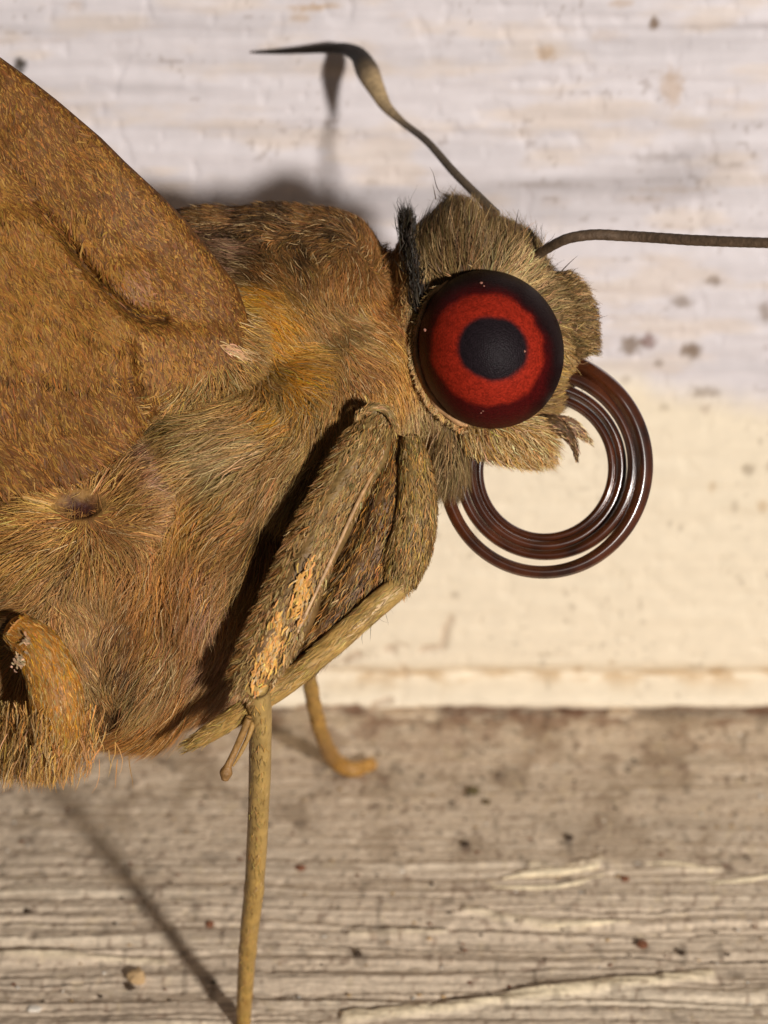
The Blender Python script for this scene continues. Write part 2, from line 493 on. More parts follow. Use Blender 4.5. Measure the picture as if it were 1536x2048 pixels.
# ------------------------------------------------------------------ the butterfly
root_view = hit(485, 2045, SILL_N) if False else None
o_ = np.array([0, -DIST, 0.0])
def on_plane(u_, v_, n):
    d = P(u_, v_, 0.0) - o_
    t = ((J - o_) @ n) / (d @ n)
    return o_ + d * t
def on_sill(u_, v_): return on_plane(u_, v_, SILL_N)
def on_wall(u_, v_): return on_plane(u_, v_, WALL_N)
foot = on_sill(485, 2052)
bf = bpy.data.objects.new('butterfly', None)
sc.collection.objects.link(bf)
bf.location = RXN @ foot
bf.empty_display_size = 0.5
bf['label'] = 'brown furry skipper butterfly with a large red eye and coiled proboscis'
bf['category'] = 'butterfly'

# body: overlapping volumes fused by a voxel remesh into one continuous skin
LOBES = [  # u, v, y, ru, rv, ry(units), screen tilt in degrees
    (560, 640, 4.0, 225, 232, 3.4, 0), (420, 660, 4.2, 260, 245, 3.4, 0), (660, 610, 3.6, 130, 190, 2.8, 0),
    (520, 930, 3.6, 260, 250, 3.9, 0), (440, 1130, 3.4, 185, 320, 3.9, -24), (345, 1310, 3.2, 105, 170, 3.4, -22),
    (180, 1130, 3.6, 260, 300, 4.0, 0), (170, 1320, 3.4, 120, 170, 3.6, 10), (-150, 1080, 3.8, 330, 300, 3.6, 0), (-600, 1050, 3.8, 420, 260, 3.2, 0),
    (740, 780, 3.2, 90, 190, 2.6, 0), (0, 1320, 3.5, 220, 170, 3.4, 0), (620, 830, 3.4, 170, 190, 3.4, 0), (300, 1090, 3.5, 170, 260, 4.0, 0), (270, 1300, 3.4, 130, 180, 3.7, 0), (700, 740, 3.4, 120, 150, 2.9, 0), (680, 980, 3.3, 130, 220, 2.9, -18),
    (985, 690, 3.3, 172, 180, 2.2, 0), (915, 530, 3.5, 90, 110, 2.1, 0), (1000, 550, 3.5, 90, 95, 2.0, 0), (1090, 640, 3.4, 68, 90, 1.8, 0), (818, 640, 3.4, 46, 170, 1.9, 0),
    (880, 760, 3.5, 90, 150, 2.1, 0), (890, 890, 3.0, 45, 70, 1.5, 0)]
bm = bmesh.new()
for (a, b, y, ru, rv, ry, tl) in LOBES:
    r = bmesh.ops.create_icosphere(bm, subdivisions=4, radius=1.0)['verts']
    c = P(a, b, y); k = (DIST + y) / DIST
    tl = math.radians(tl); ca, sa = math.cos(tl), math.sin(tl)
    for vt in r:
        x, yy, z = vt.co
        x *= ru / 100 * k; z *= rv / 100 * k; yy *= ry
        vt.co = (c[0] + x * ca - z * sa, c[1] + yy, c[2] + x * sa + z * ca)
tmp = bpy.data.meshes.new('tmp'); bm.to_mesh(tmp); bm.free()
to = bpy.data.objects.new('tmp', tmp); sc.collection.objects.link(to)
rm_ = to.modifiers.new('r', 'REMESH'); rm_.mode = 'VOXEL'; rm_.voxel_size = 0.11
sm_ = to.modifiers.new('s', 'SMOOTH'); sm_.factor = 0.5; sm_.iterations = 45
dg = bpy.context.evaluated_depsgraph_get()
em = to.evaluated_get(dg).to_mesh()
em.calc_loop_triangles()
BV = np.empty(len(em.vertices) * 3); em.vertices.foreach_get('co', BV); BV = BV.reshape(-1, 3)
BN = np.empty(len(em.vertices) * 3); em.vertices.foreach_get('normal', BN); BN = BN.reshape(-1, 3)
BT = np.empty(len(em.loop_triangles) * 3, np.int32); em.loop_triangles.foreach_get('vertices', BT); BT = BT.reshape(-1, 3)
to.evaluated_get(dg).to_mesh_clear()
bpy.data.objects.remove(to); bpy.data.meshes.remove(tmp)

# fur chart: u, v, direction, length px, lift deg, colour, second colour
CH = [
 (420,430,-1,-.1,34,16,'dark','brown'), (560,425,-.8,-.3,30,20,'dark','brown'), (680,425,-.2,-.9,26,22,'brown','dark'), (760,500,.4,-.8,26,20,'brown','rust'),  # dark back fur; the upper-left entries also paint the shade there
 (430,500,.7,.5,60,14,'dark','pink'), (500,540,.7,.5,50,14,'dark','rust'), (600,530,.2,.7,30,14,'dark','brown'), (700,540,-.2,.7,30,15,'brown','rust'), (660,480,-.5,.3,28,16,'dark','brown'),
 (770,620,.3,.6,34,16,'rust','orange'), (700,660,.4,.6,36,16,'brown','olive'), (625,660,.6,.45,70,15,'olive','brown'),
 (530,630,.8,.45,85,14,'amber','gold'), (560,700,.8,.5,85,14,'amber','gold'), (590,760,.75,.6,80,14,'amber','olive'), (500,590,.8,.3,60,12,'olive','amber'),
 (650,780,-.2,.6,55,14,'brown','olive'), (720,740,.5,.5,50,14,'rust','brown'), (770,790,.3,.9,52,18,'orange','gold'), (800,700,.2,.8,50,18,'gold','orange'), (560,830,-.3,.8,60,14,'amber','olive'),
 (420,800,-1,-.05,130,10,'gold','olive'), (500,850,-1,.12,140,10,'tan','olive'), (470,900,-.85,.45,130,10,'pale','olive'), (390,900,-.8,.55,140,10,'gold','tan'), (330,820,-1,-.1,110,10,'gold','tan'), (590,880,-.5,.7,80,14,'olive','brown'),
 (560,960,-.5,.85,110,12,'olive','brown'), (470,970,-.5,.87,120,12,'orange','olive'), (370,1000,-.25,.97,130,14,'orange','gold'), (630,960,-.5,.86,80,14,'olive','dark'),
 (520,1120,-.52,.85,120,12,'brown','olive'), (430,1120,-.4,.9,130,12,'orange','pink'), (350,1120,-.25,.97,130,14,'orange','rust'), (560,1060,-.5,.86,110,12,'brown','dark'),
 (450,1280,-.5,.87,120,12,'brown','pink'), (370,1300,-.45,.9,120,12,'rust','olive'), (320,1450,-.3,.95,110,14,'orange','brown'), (400,1430,-.4,.9,100,14,'orange','rust'), (250,1480,-.35,.9,90,14,'rust','orange'),
 (262,1240,-.3,1,60,8,'rust','dark'), (305,1230,-.35,.93,115,12,'rust','orange'), (290,1380,-.4,.9,110,12,'rust','olive'), (236,1420,-.3,1,50,8,'rust','dark'), (200,1290,.1,1,34,8,'tan','brown'), (220,1380,.2,1,34,8,'brown','olive'), (150,1210,.3,.6,50,10,'tan','brown'), (250,1340,-.3,1,50,8,'brown','dark'),  # the dark second colour paints the shadow in the narrow body fold
 (60,1180,-.9,.3,110,10,'brown','tan'), (60,1090,-1,.25,120,12,'brown','gold'),
 (280,960,.2,-.6,26,10,'pink','pink'), (310,990,.5,-.2,26,10,'pink','tan'),
 (-200,1000,-1,.1,110,14,'brown','gold'), (-600,1000,-1,.1,110,14,'brown','gold'), (-200,1300,-1,.3,110,14,'brown','gold'),
 # head
 (850,470,-.02,-1,84,18,'holive','hbrown'), (930,460,.05,-1,76,20,'holive','hbrown'), (850,560,-.05,-1,90,16,'holive','htan'), (1000,470,.25,-.95,68,22,'holive','hbrown'), (940,520,.05,-1,110,16,'holive','hbrown'),
 (1050,510,.5,-.8,56,24,'holive','htan'), (1050,545,.7,-.6,80,16,'htan','pale'), (1100,540,.75,-.6,46,26,'holive','dark'), (1130,600,.9,-.35,42,26,'htan','holive'), (1150,650,1,.0,40,24,'htan','hbrown'), (1150,710,.9,.3,50,24,'gold','htan'),
 (900,870,-.02,1,100,12,'holive','htan'), (880,950,-.1,1,90,14,'hbrown','holive'), (845,830,.1,1,60,14,'pale','htan'), (840,640,-.1,-1,50,10,'htan','holive')]
CHU = np.array([(c[0], c[1]) for c in CH], float)
CHD = np.array([(c[2], c[3]) for c in CH], float); CHD /= np.linalg.norm(CHD, axis=1, keepdims=True)
CHL = np.array([c[4] for c in CH], float); CHF = np.radians([c[5] for c in CH])
CH1 = np.array([PAL[c[6]] for c in CH]); CH2 = np.array([PAL[c[7]] for c in CH])

def chart(p, power=4):
    u, v = proj(p)
    d2 = (u[:, None] - CHU[:, 0]) ** 2 + (v[:, None] - CHU[:, 1]) ** 2 + 60
    w = d2 ** (-power / 2.0)
    w /= w.sum(1, keepdims=True)
    d = w @ CHD; d /= np.linalg.norm(d, axis=1, keepdims=True) + 1e-6
    # the spray of hairs that radiates from the pit behind the wing base
    su, sv_ = u - 165, v - 1005
    r = np.hypot(su, sv_); star = sstep(165, 60, r + 50 * (fbm(u / 40, v / 40, 437, 2) - .5)) * 0.85
    rd = np.stack([su, sv_], 1) / (r[:, None] + 1e-6)
    d = d * (1 - star)[:, None] + rd * star[:, None]
    rot = (fbm(u / 70 + 3, v / 70, 441, 3) - 0.5) * 1.7 * np.where(u > 830, 0.35, 1.0)
    d = np.stack([d[:, 0] * np.cos(rot) - d[:, 1] * np.sin(rot), d[:, 0] * np.sin(rot) + d[:, 1] * np.cos(rot)], 1)
    L = (w @ CHL) * (1 - star) + star * 80
    F = (w @ CHF) * (1 - star) + star * math.radians(22)
    mixv = np.clip(fbm(u / 26, v / 26, 401, 2) * 1.6 - 0.3, 0, 1) * 0.55 + rng.random(len(p)) * 0.45
    mixv = np.where(rng.random(len(p)) < 0.5, (mixv > 0.5), mixv)
    c = (w @ CH1) * (1 - mixv)[:, None] + (w @ CH2) * mixv[:, None]
    c = c * (1 - star)[:, None] + star[:, None] * (PAL['gold'] * mixv[:, None] + PAL['rust'] * (1 - mixv)[:, None])
    c = c * (0.76 + 0.70 * fbm(u / 48, v / 48, 451, 4))[:, None]
    L = L * (0.65 + 0.7 * fbm(u / 55, v / 55, 461, 2))
    return u, v, screen_dir(d[:, 0], d[:, 1]), L / 100.0, F, c

bu, bv_, _, _, _, bc = chart(BV)
bcol = bc * 0.55
dark_gap = sstep(26, 10, dist_poly(bu, bv_, [(795, 400), (815, 470), (838, 560), (832, 620)]))
BARE = [(300, 968, 52, 34, 14), (112, 1072, 44, 20, -20), (205, 1305, 55, 70, 0)]
def in_bare(u, v):
    r = np.zeros(u.shape)
    for (a, b, ra, rb, tl) in BARE:
        r = np.maximum(r, sstep(1.25, 0.7, np.hypot((u - a) / ra, (v - b) / rb) + 0.5 * (fbm(u / 14, v / 14, 421, 3) - 0.5)))
    return r
br_ = in_bare(bu, bv_)
bcol = bcol + (lin((124, 94, 62)) - bcol) * br_[:, None]
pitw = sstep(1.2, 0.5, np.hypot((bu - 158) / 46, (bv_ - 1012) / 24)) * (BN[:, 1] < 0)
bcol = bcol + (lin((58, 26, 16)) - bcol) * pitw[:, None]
BV = BV - BN * (pitw * 0.22)[:, None]
body = build('body', BV, BT, M_SKIN, bf, bcol)

face = BN[BT[:, 0]]
wgt = np.where(face[:, 1] < 0.15, 1.0, 0.12)
cen = BV[BT].mean(1)
fu, fv = proj(cen)
wgt = wgt * np.where((fu < -60), 0.15, 1.0)
wgt = wgt * np.where(np.hypot((fu - 978) / 150, (fv - 698) / 160) < 0.93, np.where(cen[:, 1] < 2.5, 0.0, 1), 1.0)
NB = 138000
p, ti = sample_mesh(BV, BT, NB, wgt)
nn = nrm((BN[BT[ti, 0]] + BN[BT[ti, 1]] + BN[BT[ti, 2]]))
u, v, d, L, F, c = chart(p)
inpit = np.hypot((u - 156) / 24, (v - 1012) / 10) + 0.6 * (fbm(u / 12, v / 12, 433, 2) - .5) < 1
keep = ~inpit & (rng.random(len(u)) > 0.35 * in_bare(u, v))
p, nn, d, L, F, c = [a[keep] for a in (p, nn, d, L, F, c)]
fur = Bag()
fur.add(hairs(p, nn, d, L, F, np.full(len(p), 0.0155), vary(c, 0.30, 0.06), seg=3, clump=0.78, cell=0.26, wob=0.26, roll=0.6))
p, ti = sample_mesh(BV, BT, 9000, wgt)
nn = nrm((BN[BT[ti, 0]] + BN[BT[ti, 1]] + BN[BT[ti, 2]]))
u, v, d, L, F, c = chart(p)
m = (np.hypot((u - 205) / 70, (v - 1305) / 90) > 1)
fur.add(hairs(p[m], nn[m], d[m], L[m] * 0.95, F[m] + 0.2, np.full(m.sum(), 0.013), vary(c[m] * 1.15, 0.25, 0.08), seg=5, clump=0.75, cell=0.3, wob=0.35, roll=0.6))
fur.build('fur', M_FUR, body)

hm = np.where((fu > 830) & (fv < 720) & (np.hypot((fu - 978) / 150, (fv - 698) / 160) > 1.0) & (face[:, 1] < 0.35), 1.0, 0.0)
p, ti = sample_mesh(BV, BT, 700, hm)
nn = nrm((BN[BT[ti, 0]] + BN[BT[ti, 1]] + BN[BT[ti, 2]]))
u, v, d, L, F, c = chart(p)
hb = Bag(); hb.add(hairs(p, nn, d, np.full(len(p), 0.75), np.full(len(p), 0.55), np.full(len(p), 0.015), vary(c * .8, 0.3, 0.08), seg=5, clump=0.2, wob=0.45))
hb.build('head_bristles', M_FUR, body)
# dark collar of bristles between thorax and head
n = 3000
cu = rng.uniform(0, 1, n)
pu = 812 + 24 * cu + rng.normal(0, 7, n); pv = 452 + 165 * cu + rng.normal(0, 12, n)
py = rng.uniform(0.9, 4.5, n) + 0.4
col_b = Bag()
rootp = P(pu, pv, py)
dd = screen_dir(rng.normal(-0.05, 0.3, n), np.full(n, -1.0))
col_b.add(hairs(rootp, np.repeat([[0, -1.0, 0.0]], n, 0), dd, np.full(n, 0.42), np.full(n, 0.15), np.full(n, 0.024),
                vary(np.repeat(PAL['black'][None], n, 0), 0.4, 0.0), clump=0.6, cell=0.25))
col_b.build('collar', M_FUR, body)

# ---- eye
m_eye, nt, b = mat_new('eye_red')
at = nt.nodes.new('ShaderNodeVertexColor'); at.layer_name = 'Col'
fv_ = nt.nodes.new('ShaderNodeTexVoronoi'); fv_.inputs['Scale'].default_value = 26
ftc = nt.nodes.new('ShaderNodeTexCoord'); nt.links.new(ftc.outputs['Object'], fv_.inputs['Vector'])
fsep = nt.nodes.new('ShaderNodeSeparateColor'); nt.links.new(fv_.outputs['Color'], fsep.inputs[0])
fmr = nt.nodes.new('ShaderNodeMapRange'); fmr.inputs[3].default_value = 0.72; fmr.inputs[4].default_value = 1.28; nt.links.new(fsep.outputs[0], fmr.inputs[0])
fsc = nt.nodes.new('ShaderNodeVectorMath'); fsc.operation = 'SCALE'
nt.links.new(at.outputs[0], fsc.inputs[0]); nt.links.new(fmr.outputs[0], fsc.inputs['Scale']); nt.links.new(fsc.outputs[0], b.inputs['Base Color'])
b.inputs['Roughness'].default_value = 0.5
b.inputs['Specular IOR Level'].default_value = 0.07
tc = nt.nodes.new('ShaderNodeTexCoord'); vo = nt.nodes.new('ShaderNodeTexVoronoi'); vo.inputs['Scale'].default_value = 26
nt.links.new(tc.outputs['Object'], vo.inputs['Vector'])
bp = nt.nodes.new('ShaderNodeBump'); bp.inputs['Strength'].default_value = 0.35; bp.inputs['Distance'].default_value = 0.02; bp.invert = True
nt.links.new(vo.outputs['Distance'], bp.inputs['Height']); nt.links.new(bp.outputs[0], b.inputs['Normal'])

def eye_part(sign, name, parent):
    nr, nc = 90, 128
    th = np.linspace(0.0005, math.pi * 0.62, nr)[:, None]; ph = np.linspace(0, 2 * math.pi, nc, endpoint=False)[None]
    # slightly squared, taller than wide
    e = 1.0
    cx = np.sign(np.cos(ph)) * np.abs(np.cos(ph)) ** e; cz = np.sign(np.sin(ph)) * np.abs(np.sin(ph)) ** e
    lx = np.where(np.cos(ph) < 0, 141.0, 150.0); lz = np.where(np.sin(ph) > 0, 158.0, 160.0)
    skew = 10 * np.sin(2 * ph)
    ru = np.sin(th) * cx * lx; rvv = np.sin(th) * cz * lz
    y = 1.35 - 1.75 * np.cos(th) if sign > 0 else 6.4 - (1.35 - 1.75 * np.cos(th))
    pp = P(978 + ru - 8 * np.sin(th) * cz, 698 - rvv, y)
    vtx = pp.reshape(-1, 3)
    a = (978 + ru - 985); bb = (698 - rvv - 697)
    nzv = fbm(a / 22 + 40, bb / 22 + 40, 501, 3) - 0.5
    rr = np.hypot(a / 1.06, bb) + nzv * 7
    outer = np.hypot((978 + ru - 978) / 150, (rvv) / 160)
    pup = lin((28, 21, 24)); red = lin((138, 35, 20)); mar = lin((66, 10, 10)); blk = lin((26, 9, 10))
    cc = np.zeros(rr.shape + (3,)) + mar
    w = sstep(61, 74, np.hypot(a / 1.06, bb / 0.95) + nzv * 6)[..., None]
    inner = pup
    w2 = sstep(106, 119, np.hypot(a + 10, bb - 2) + nzv * 10)[..., None]
    w3 = sstep(0.80, 1.02, outer + nzv * 0.15 + 0.0011 * (a - bb))[..., None]
    redv = red * (1 + 0.5 * (fbm(a / 5 + 9, bb / 5 + 9, 511, 3) - 0.5))[..., None]
    ring = redv * (1 - w2) + mar * w2
    ring = ring * (1 - w3) + blk * w3
    cc = inner * (1 - w) + ring * w
    f = grid_faces(nr, nc, True)
    if sign > 0: f = f[:, ::-1]
    return build(name, vtx, f, m_eye, parent, cc.reshape(-1, 3))
eye = eye_part(1, 'eye', bf)
eye['label'] = 'large red compound eye with a dark centre and dark rim'
eye2 = eye_part(-1, 'eye', bf)
dust = Bag()
for (a, b2, r_) in ((962, 566, 3.5), (968, 572, 2), (850, 660, 3.2), (1049, 703, 2.8), (1116, 640, 2.2), (1121, 644, 2.6), (966, 822, 2.4), (962, 826, 2)):
    er = min(math.hypot((a - 978) / 150, (b2 - 698) / 160), .98); ya = 1.35 - 1.75 * math.sqrt(1 - er * er)
    bmz = bmesh.new(); bmesh.ops.create_icosphere(bmz, subdivisions=1, radius=r_ / 100); zv = np.array([q.co[:] for q in bmz.verts]) * rng.uniform(.6, 1.3, (len(bmz.verts), 3)); zf = np.array([[y.index for y in f.verts] for f in bmz.faces]); bmz.free()
    dust.add((P(a, b2, ya) + zv, zf, lin((150, 100, 84))))
dust.build('eye_dust', M_SKIN, eye, smooth=False)
# pale rim of scales round the back of the eye
rp = []
for a in np.linspace(122, 262, 16):
    t = math.radians(a); rp.append((979 + 148 * math.cos(t) - 6 * math.sin(t) + rng.normal(0, 1.5), 698 - 163 * math.sin(t) + rng.normal(0, 1.5), 1.55, np.interp(a, [122, 150, 175, 215, 245, 262], [2, 5, 7, 9, 8, 2]) * rng.uniform(.75, 1.25)))
rv_, rf, rt, ra, _ = tube(rp, 60, 10, 0.9)
rim = build('eye_rim', rv_, rf, M_SKIN, eye, lin((196, 150, 104))[None] * (0.6 + 0.7 * fbm(rt * 26, ra, 881, 3))[:, None])
n = 420
k = rng.integers(0, 16, n); fr = rng.random(n)[:, None]
ang = np.radians(rng.normal(205, 32, n))
rr = P(979 + 152 * np.cos(ang), 698 - 169 * np.sin(ang), 1.4)
dd = screen_dir(np.cos(ang) * 0.6 - 0.5 * np.sin(ang) * 0, -np.sin(ang) * 0.6 + rng.uniform(0.1, 0.9, n))
bg = Bag(); bg.add(hairs(rr, np.repeat([[0, -1.0, 0]], n, 0), dd, np.full(n, 0.15), np.full(n, 0.3), np.full(n, 0.03),
                   vary(np.repeat(PAL['tan'][None], n, 0), 0.4, 0.2), seg=3, clump=0.7, wob=.6))
bg.build('rim_scales', M_FUR, eye)

# ---- palps
def furry(name, path, cols, length, flow, n, parent, depth=0.9, lift=0.5, skincol=None, width=0.03, wob=0.25, clump=0.4):
    v_, f_, t_, a_, g = tube(path, 36, 16, depth)
    o = build(name, v_, f_, M_SKIN, parent, np.repeat((cols[0] * 0.6 if skincol is None else skincol)[None], len(v_), 0))
    i = rng.integers(0, len(g['c']), n)
    a = rng.uniform(0, 6.283, n)
    N = g['L'][i] * np.cos(a)[:, None] + g['D'][i] * np.sin(a)[:, None]
    rt_ = g['c'][i] + g['T'][i] * rng.normal(0, 0.05, (n, 1)) + (g['L'][i] * np.cos(a)[:, None] + g['D'][i] * np.sin(a)[:, None] * depth) * g['r'][i][:, None]
    if flow is None: dd = g['T'][i]
    else: dd = nrm(np.repeat(np.array([[flow[0], 0, -flow[1]]]), n, 0) + 0.35 * N)
    cs = np.array(cols)[rng.integers(0, len(cols), n)]
    B = Bag(); B.add(hairs(rt_, N, dd, np.full(n, length), np.full(n, lift), np.full(n, width), vary(cs, 0.28, 0.05), wob=wob, clump=clump, seg=4))
    B.build('palp_fur' if 'palp' in name else 'leg_scales', M_FUR, o)
    return o
furry('palp', [(930, 850, 2.0, 30), (990, 868, 1.7, 40), (1050, 880, 1.9, 34), (1085, 893, 2.2, 16)], [PAL['gold'], PAL['pale'], PAL['pale'], PAL['tan']], 0.52, (0.55, 0.85), 5200, bf, lift=0.55, width=0.022, wob=0.35, clump=.6)
furry('palp', [(1115, 560, 2.6, 26), (1142, 610, 2.5, 34), (1152, 660, 2.5, 32), (1162, 705, 2.6, 22)], [PAL['htan'], PAL['hbrown'], PAL['tan'], PAL['holive']], 0.34, (0.95, -0.1), 3800, bf, lift=0.6, width=0.022, wob=0.45, clump=.6)
furry('palp', [(1070, 842, 2.3, 12), (1106, 848, 2.1, 17), (1134, 868, 2.1, 12), (1149, 893, 2.1, 6), (1152, 914, 2.1, 2)], [PAL['hbrown'], PAL['pink'], PAL['dark']], 0.14, None, 700, bf, lift=0.15, width=0.02)
furry('palp', [(1100, 838, 2.6, 11), (1142, 852, 2.4, 15), (1164, 868, 2.4, 8), (1176, 880, 2.4, 2)], [PAL['pink'], PAL['tan'], PAL['pale']], 0.14, None, 600, bf, lift=0.2, width=0.02)

# ---- proboscis: a flat spring of three turns
m_pro, nt, b = mat_new('proboscis_amber')
tc = nt.nodes.new('ShaderNodeTexCoord'); nz_ = nt.nodes.new('ShaderNodeTexNoise'); nz_.inputs['Scale'].default_value = 1.6; nz_.inputs['Detail'].default_value = 4
cr = nt.nodes.new('ShaderNodeValToRGB')
cr.color_ramp.elements[0].position = 0.3; cr.color_ramp.elements[0].color = (*lin((40, 19, 12)), 1)
cr.color_ramp.elements[1].position = 0.75; cr.color_ramp.elements[1].color = (*lin((98, 48, 22)), 1)
nt.links.new(tc.outputs['Object'], nz_.inputs['Vector']); nt.links.new(nz_.outputs[0], cr.inputs[0]); nt.links.new(cr.outputs[0], b.inputs['Base Color'])
b.inputs['Roughness'].default_value = 0.26; b.inputs['Specular IOR Level'].default_value = 0.55; b.inputs['Transmission Weight'].default_value = 0.18
b.inputs['Coat Weight'].default_value = 0.5; b.inputs['Coat Roughness'].default_value = 0.1
TR = np.array([[-.1, 218], [0, 214], [.12, 202], [.25, 193], [.5, 203], [.75, 192], [1, 186], [1.25, 172], [1.5, 167], [1.75, 164], [2.0, 160], [2.25, 151], [2.5, 150], [2.75, 141], [3.0, 140], [3.25, 133], [3.5, 134], [3.75, 126], [4.0, 116]])
tt = np.linspace(-0.10, 3.95, 90)
Rr = np.interp(tt, TR[:, 0], TR[:, 1]); Rr = np.convolve(np.pad(Rr, 2, 'edge'), np.ones(5) / 5, 'valid')
an = -math.pi / 2 * 0.86 + tt * 2 * math.pi
path = np.stack([1088 + Rr * np.cos(an) * 1.02, 938 + Rr * np.sin(an) * 1.03, 2.35 + 0.17 * tt + 1.2 * sstep(0.1, -0.1, tt) + 0.05 * np.sin(tt * 9), np.interp(tt, [-.1, .2, .5, .8, 1.2, 1.5, 2, 3, 4], [19, 17, 13.5, 13, 12, 10, 10.5, 10, 8])], 1)
def ridge_fn(t, a):
    g = lambda c, w: np.exp(-((((a - c * math.pi) + math.pi) % (2 * math.pi) - math.pi) / w) ** 2)
    return 1 - 0.16 * g(1.25, .2) - 0.12 * g(1.62, .16) - 0.10 * g(.9, .2) + 0.05 * np.sin(t * 61 + 2 * np.sin(t * 17))
pv_, pf_, pt_, pa_, _ = tube(path, 1500, 22, 1.15, ridge_fn)
build('proboscis', pv_, pf_, m_pro, bf)

# ---- antennae
def antenna(path, ncol, hook=None, label=None):
    v_, f_, t_, a_, g = tube(path, 420, 12, 0.9, lambda t, a: 1 + 0.02 * np.sin(t * 480) + 0.06 * (fbm(t * 40, a, 77, 2) - .5))
    cc = ncol(t_, a_)
    o = build('antenna', v_, f_, M_ANT, bf, cc)
    if label: o['label'] = label
    return o
wy = lambda a, b, off: float(on_wall(a, b)[1]) - off
A1 = [(992, 428, 3.8, 10), (961, 397, 4.2, 9), (906, 342, 5.2, 8.5), (851, 280, 6.6, 7.5), (800, 240, wy(800, 240, 4.2), 8), (772, 212, wy(772, 212, 3.4), 12), (752, 176, wy(752, 176, 2.8), 18),
      (734, 140, wy(734, 140, 2.1), 23), (716, 110, wy(716, 110, 1.5), 17), (694, 99, wy(694, 99, 1.1), 13), (655, 97, wy(655, 97, .7), 10), (610, 100, wy(610, 100, .45), 7.5), (560, 103, wy(560, 103, .3), 5.5), (510, 105, wy(510, 105, .3), 2.5)]
def a1col(t, a):
    u_ = np.interp(t, [0, .35, .46, .52, .565, .60, .64, 1], [0, 0, 1, 1, 1, .25, 0, 0])
    sh = lin((96, 80, 62)); tan = lin((176, 150, 112)); dk = lin((30, 22, 16))
    base = np.where((t > 0.60)[:, None], dk, sh)
    return base + (tan - base) * u_[:, None]
antenna(A1, a1col, label='far antenna with a hooked dark club resting against the board')
A2 = [(1052, 530, 2.8, 11), (1078, 508, 2.0, 10), (1100, 494, 1.5, 10), (1130, 479, 1.0, 10.5), (1180, 470, 0.7, 11), (1250, 472, 0.5, 11), (1400, 481, -.6, 11), (1540, 486, -1.6, 10.5), (1760, 488, -3, 10), (2050, 480, -5, 9), (2260, 450, -6, 16), (2320, 430, -6.5, 13), (2350, 380, -7, 3)]
antenna(A2, lambda t, a: np.repeat(lin((92, 74, 58))[None], len(t), 0) * (0.8 + 0.5 * fbm(t * 60, a * 2, 601, 3))[:, None], label='near antenna reaching out to the right')
for (a, b) in (((988, 420), (1010, 450)), ((1092, 498), (1066, 520))):
    pass

# ---- wing: a curved sheet with thickness
WE = np.array([(-330, -700), (-200, -480), (-60, -235), (60, -80), (114, 0), (150, 50), (200, 114), (275, 202), (325, 252), (390, 322), (440, 371), (515, 431), (570, 474), (650, 502), (715, 508), (752, 470), (778, 400), (800, 345), (850, 302), (900, 256), (950, 180), (972, 90), (985, 0), (1000, -160), (1020, -400), (1035, -640)], float)
nr, nc = 200, 170
vv = np.linspace(-326, 1034, nr)
ue = np.interp(vv, WE[:, 0], WE[:, 1])
ul = np.full(nr, -760.0)
q = 1 - (1 - np.linspace(0, 1, nc)) ** 1.6
U = ul[:, None] + (ue - ul)[:, None] * q[None]
V = np.repeat(vv[:, None], nc, 1)
GRV = [(70, 400), (85, 425), (120, 462), (170, 530), (230, 598), (272, 632), (325, 636)]
def wing_y(U, V):
    y = -0.9 + 0.9 * sstep(200, 520, U) + 0.6 * sstep(700, 1000, V) - 0.25 * np.cos((U * 0.6 + V) / 260)
    d = dist_poly(U, V, GRV)
    sidev = (V - np.interp(U, [p[0] for p in GRV], [p[1] for p in GRV]))
    y = y + 0.24 * np.exp(-(d / 12) ** 2) * (0.35 + 0.65 * sstep(60, 190, U)) * (0.5 + fbm(U / 20, V / 20, 705, 2)) - 0.22 * sstep(0, 40, sidev) * np.exp(-(d / 120) ** 2)
    y = y - 0.20 * np.exp(-(np.hypot((U - 268) / 60, (V - 575) / 46)) ** 2)                      # blister beside the fold
    y = y + 0.10 * (fbm(U / 60, V / 60, 701, 3) - 0.5)
    d2 = dist_poly(U, V, [(255, 690), (262, 780), (300, 850)]); y = y + 0.18 * np.exp(-(d2 / 16) ** 2)
    # veins
    for pts in ([(-400, 520), (-100, 560), (120, 640), (280, 720)], [(-400, 760), (-60, 740), (180, 770), (300, 760)], [(-400, 120), (-60, 260), (160, 420), (330, 560), (470, 690)]):
        y = y - 0.03 * np.exp(-(dist_poly(U, V, pts) / 10) ** 2)
    edge = ue_at(V) - U
    y = y + 0.25 * np.exp(-np.clip(edge, 0, None) / 14.0)      # edge rolls away from the lens
    return y
def ue_at(V): return np.interp(V, WE[:, 0], WE[:, 1])
Yw = wing_y(U, V)
front = P(U, V, Yw); back = P(U, V, Yw + 0.12)
wv_ = np.concatenate([front.reshape(-1, 3), back.reshape(-1, 3)])
f1 = grid_faces(nr, nc); off = nr * nc
e = np.arange(nr - 1) * nc + nc - 1
side = np.stack([e, e + nc, e + nc + off, e + off], 1)
t0 = np.arange(nc - 1); side2 = np.stack([t0, t0 + 1, t0 + 1 + off, t0 + off], 1)
b0 = (nr - 1) * nc + np.arange(nc - 1); side3 = np.stack([b0 + 1, b0, b0 + off, b0 + 1 + off], 1)
wf = np.concatenate([f1, f1[:, ::-1] + off, side, side2, side3])
wb = lin((92, 58, 27)); wcol = np.repeat(wb[None], nr * nc, 0).reshape(nr, nc, 3)
wcol = wcol * (0.75 + 0.5 * fbm(U / 40, V / 40, 711, 4))[..., None]
gd = sstep(16, 5, dist_poly(U, V, GRV[1:]))
wcol = wcol + (lin((70, 54, 34)) - wcol) * (gd * 0.45)[..., None]
bl = sstep(1.1, 0.6, np.hypot((U - 262) / 50, (V - 572) / 38) + (fbm(U / 15, V / 15, 721, 3) - .5))
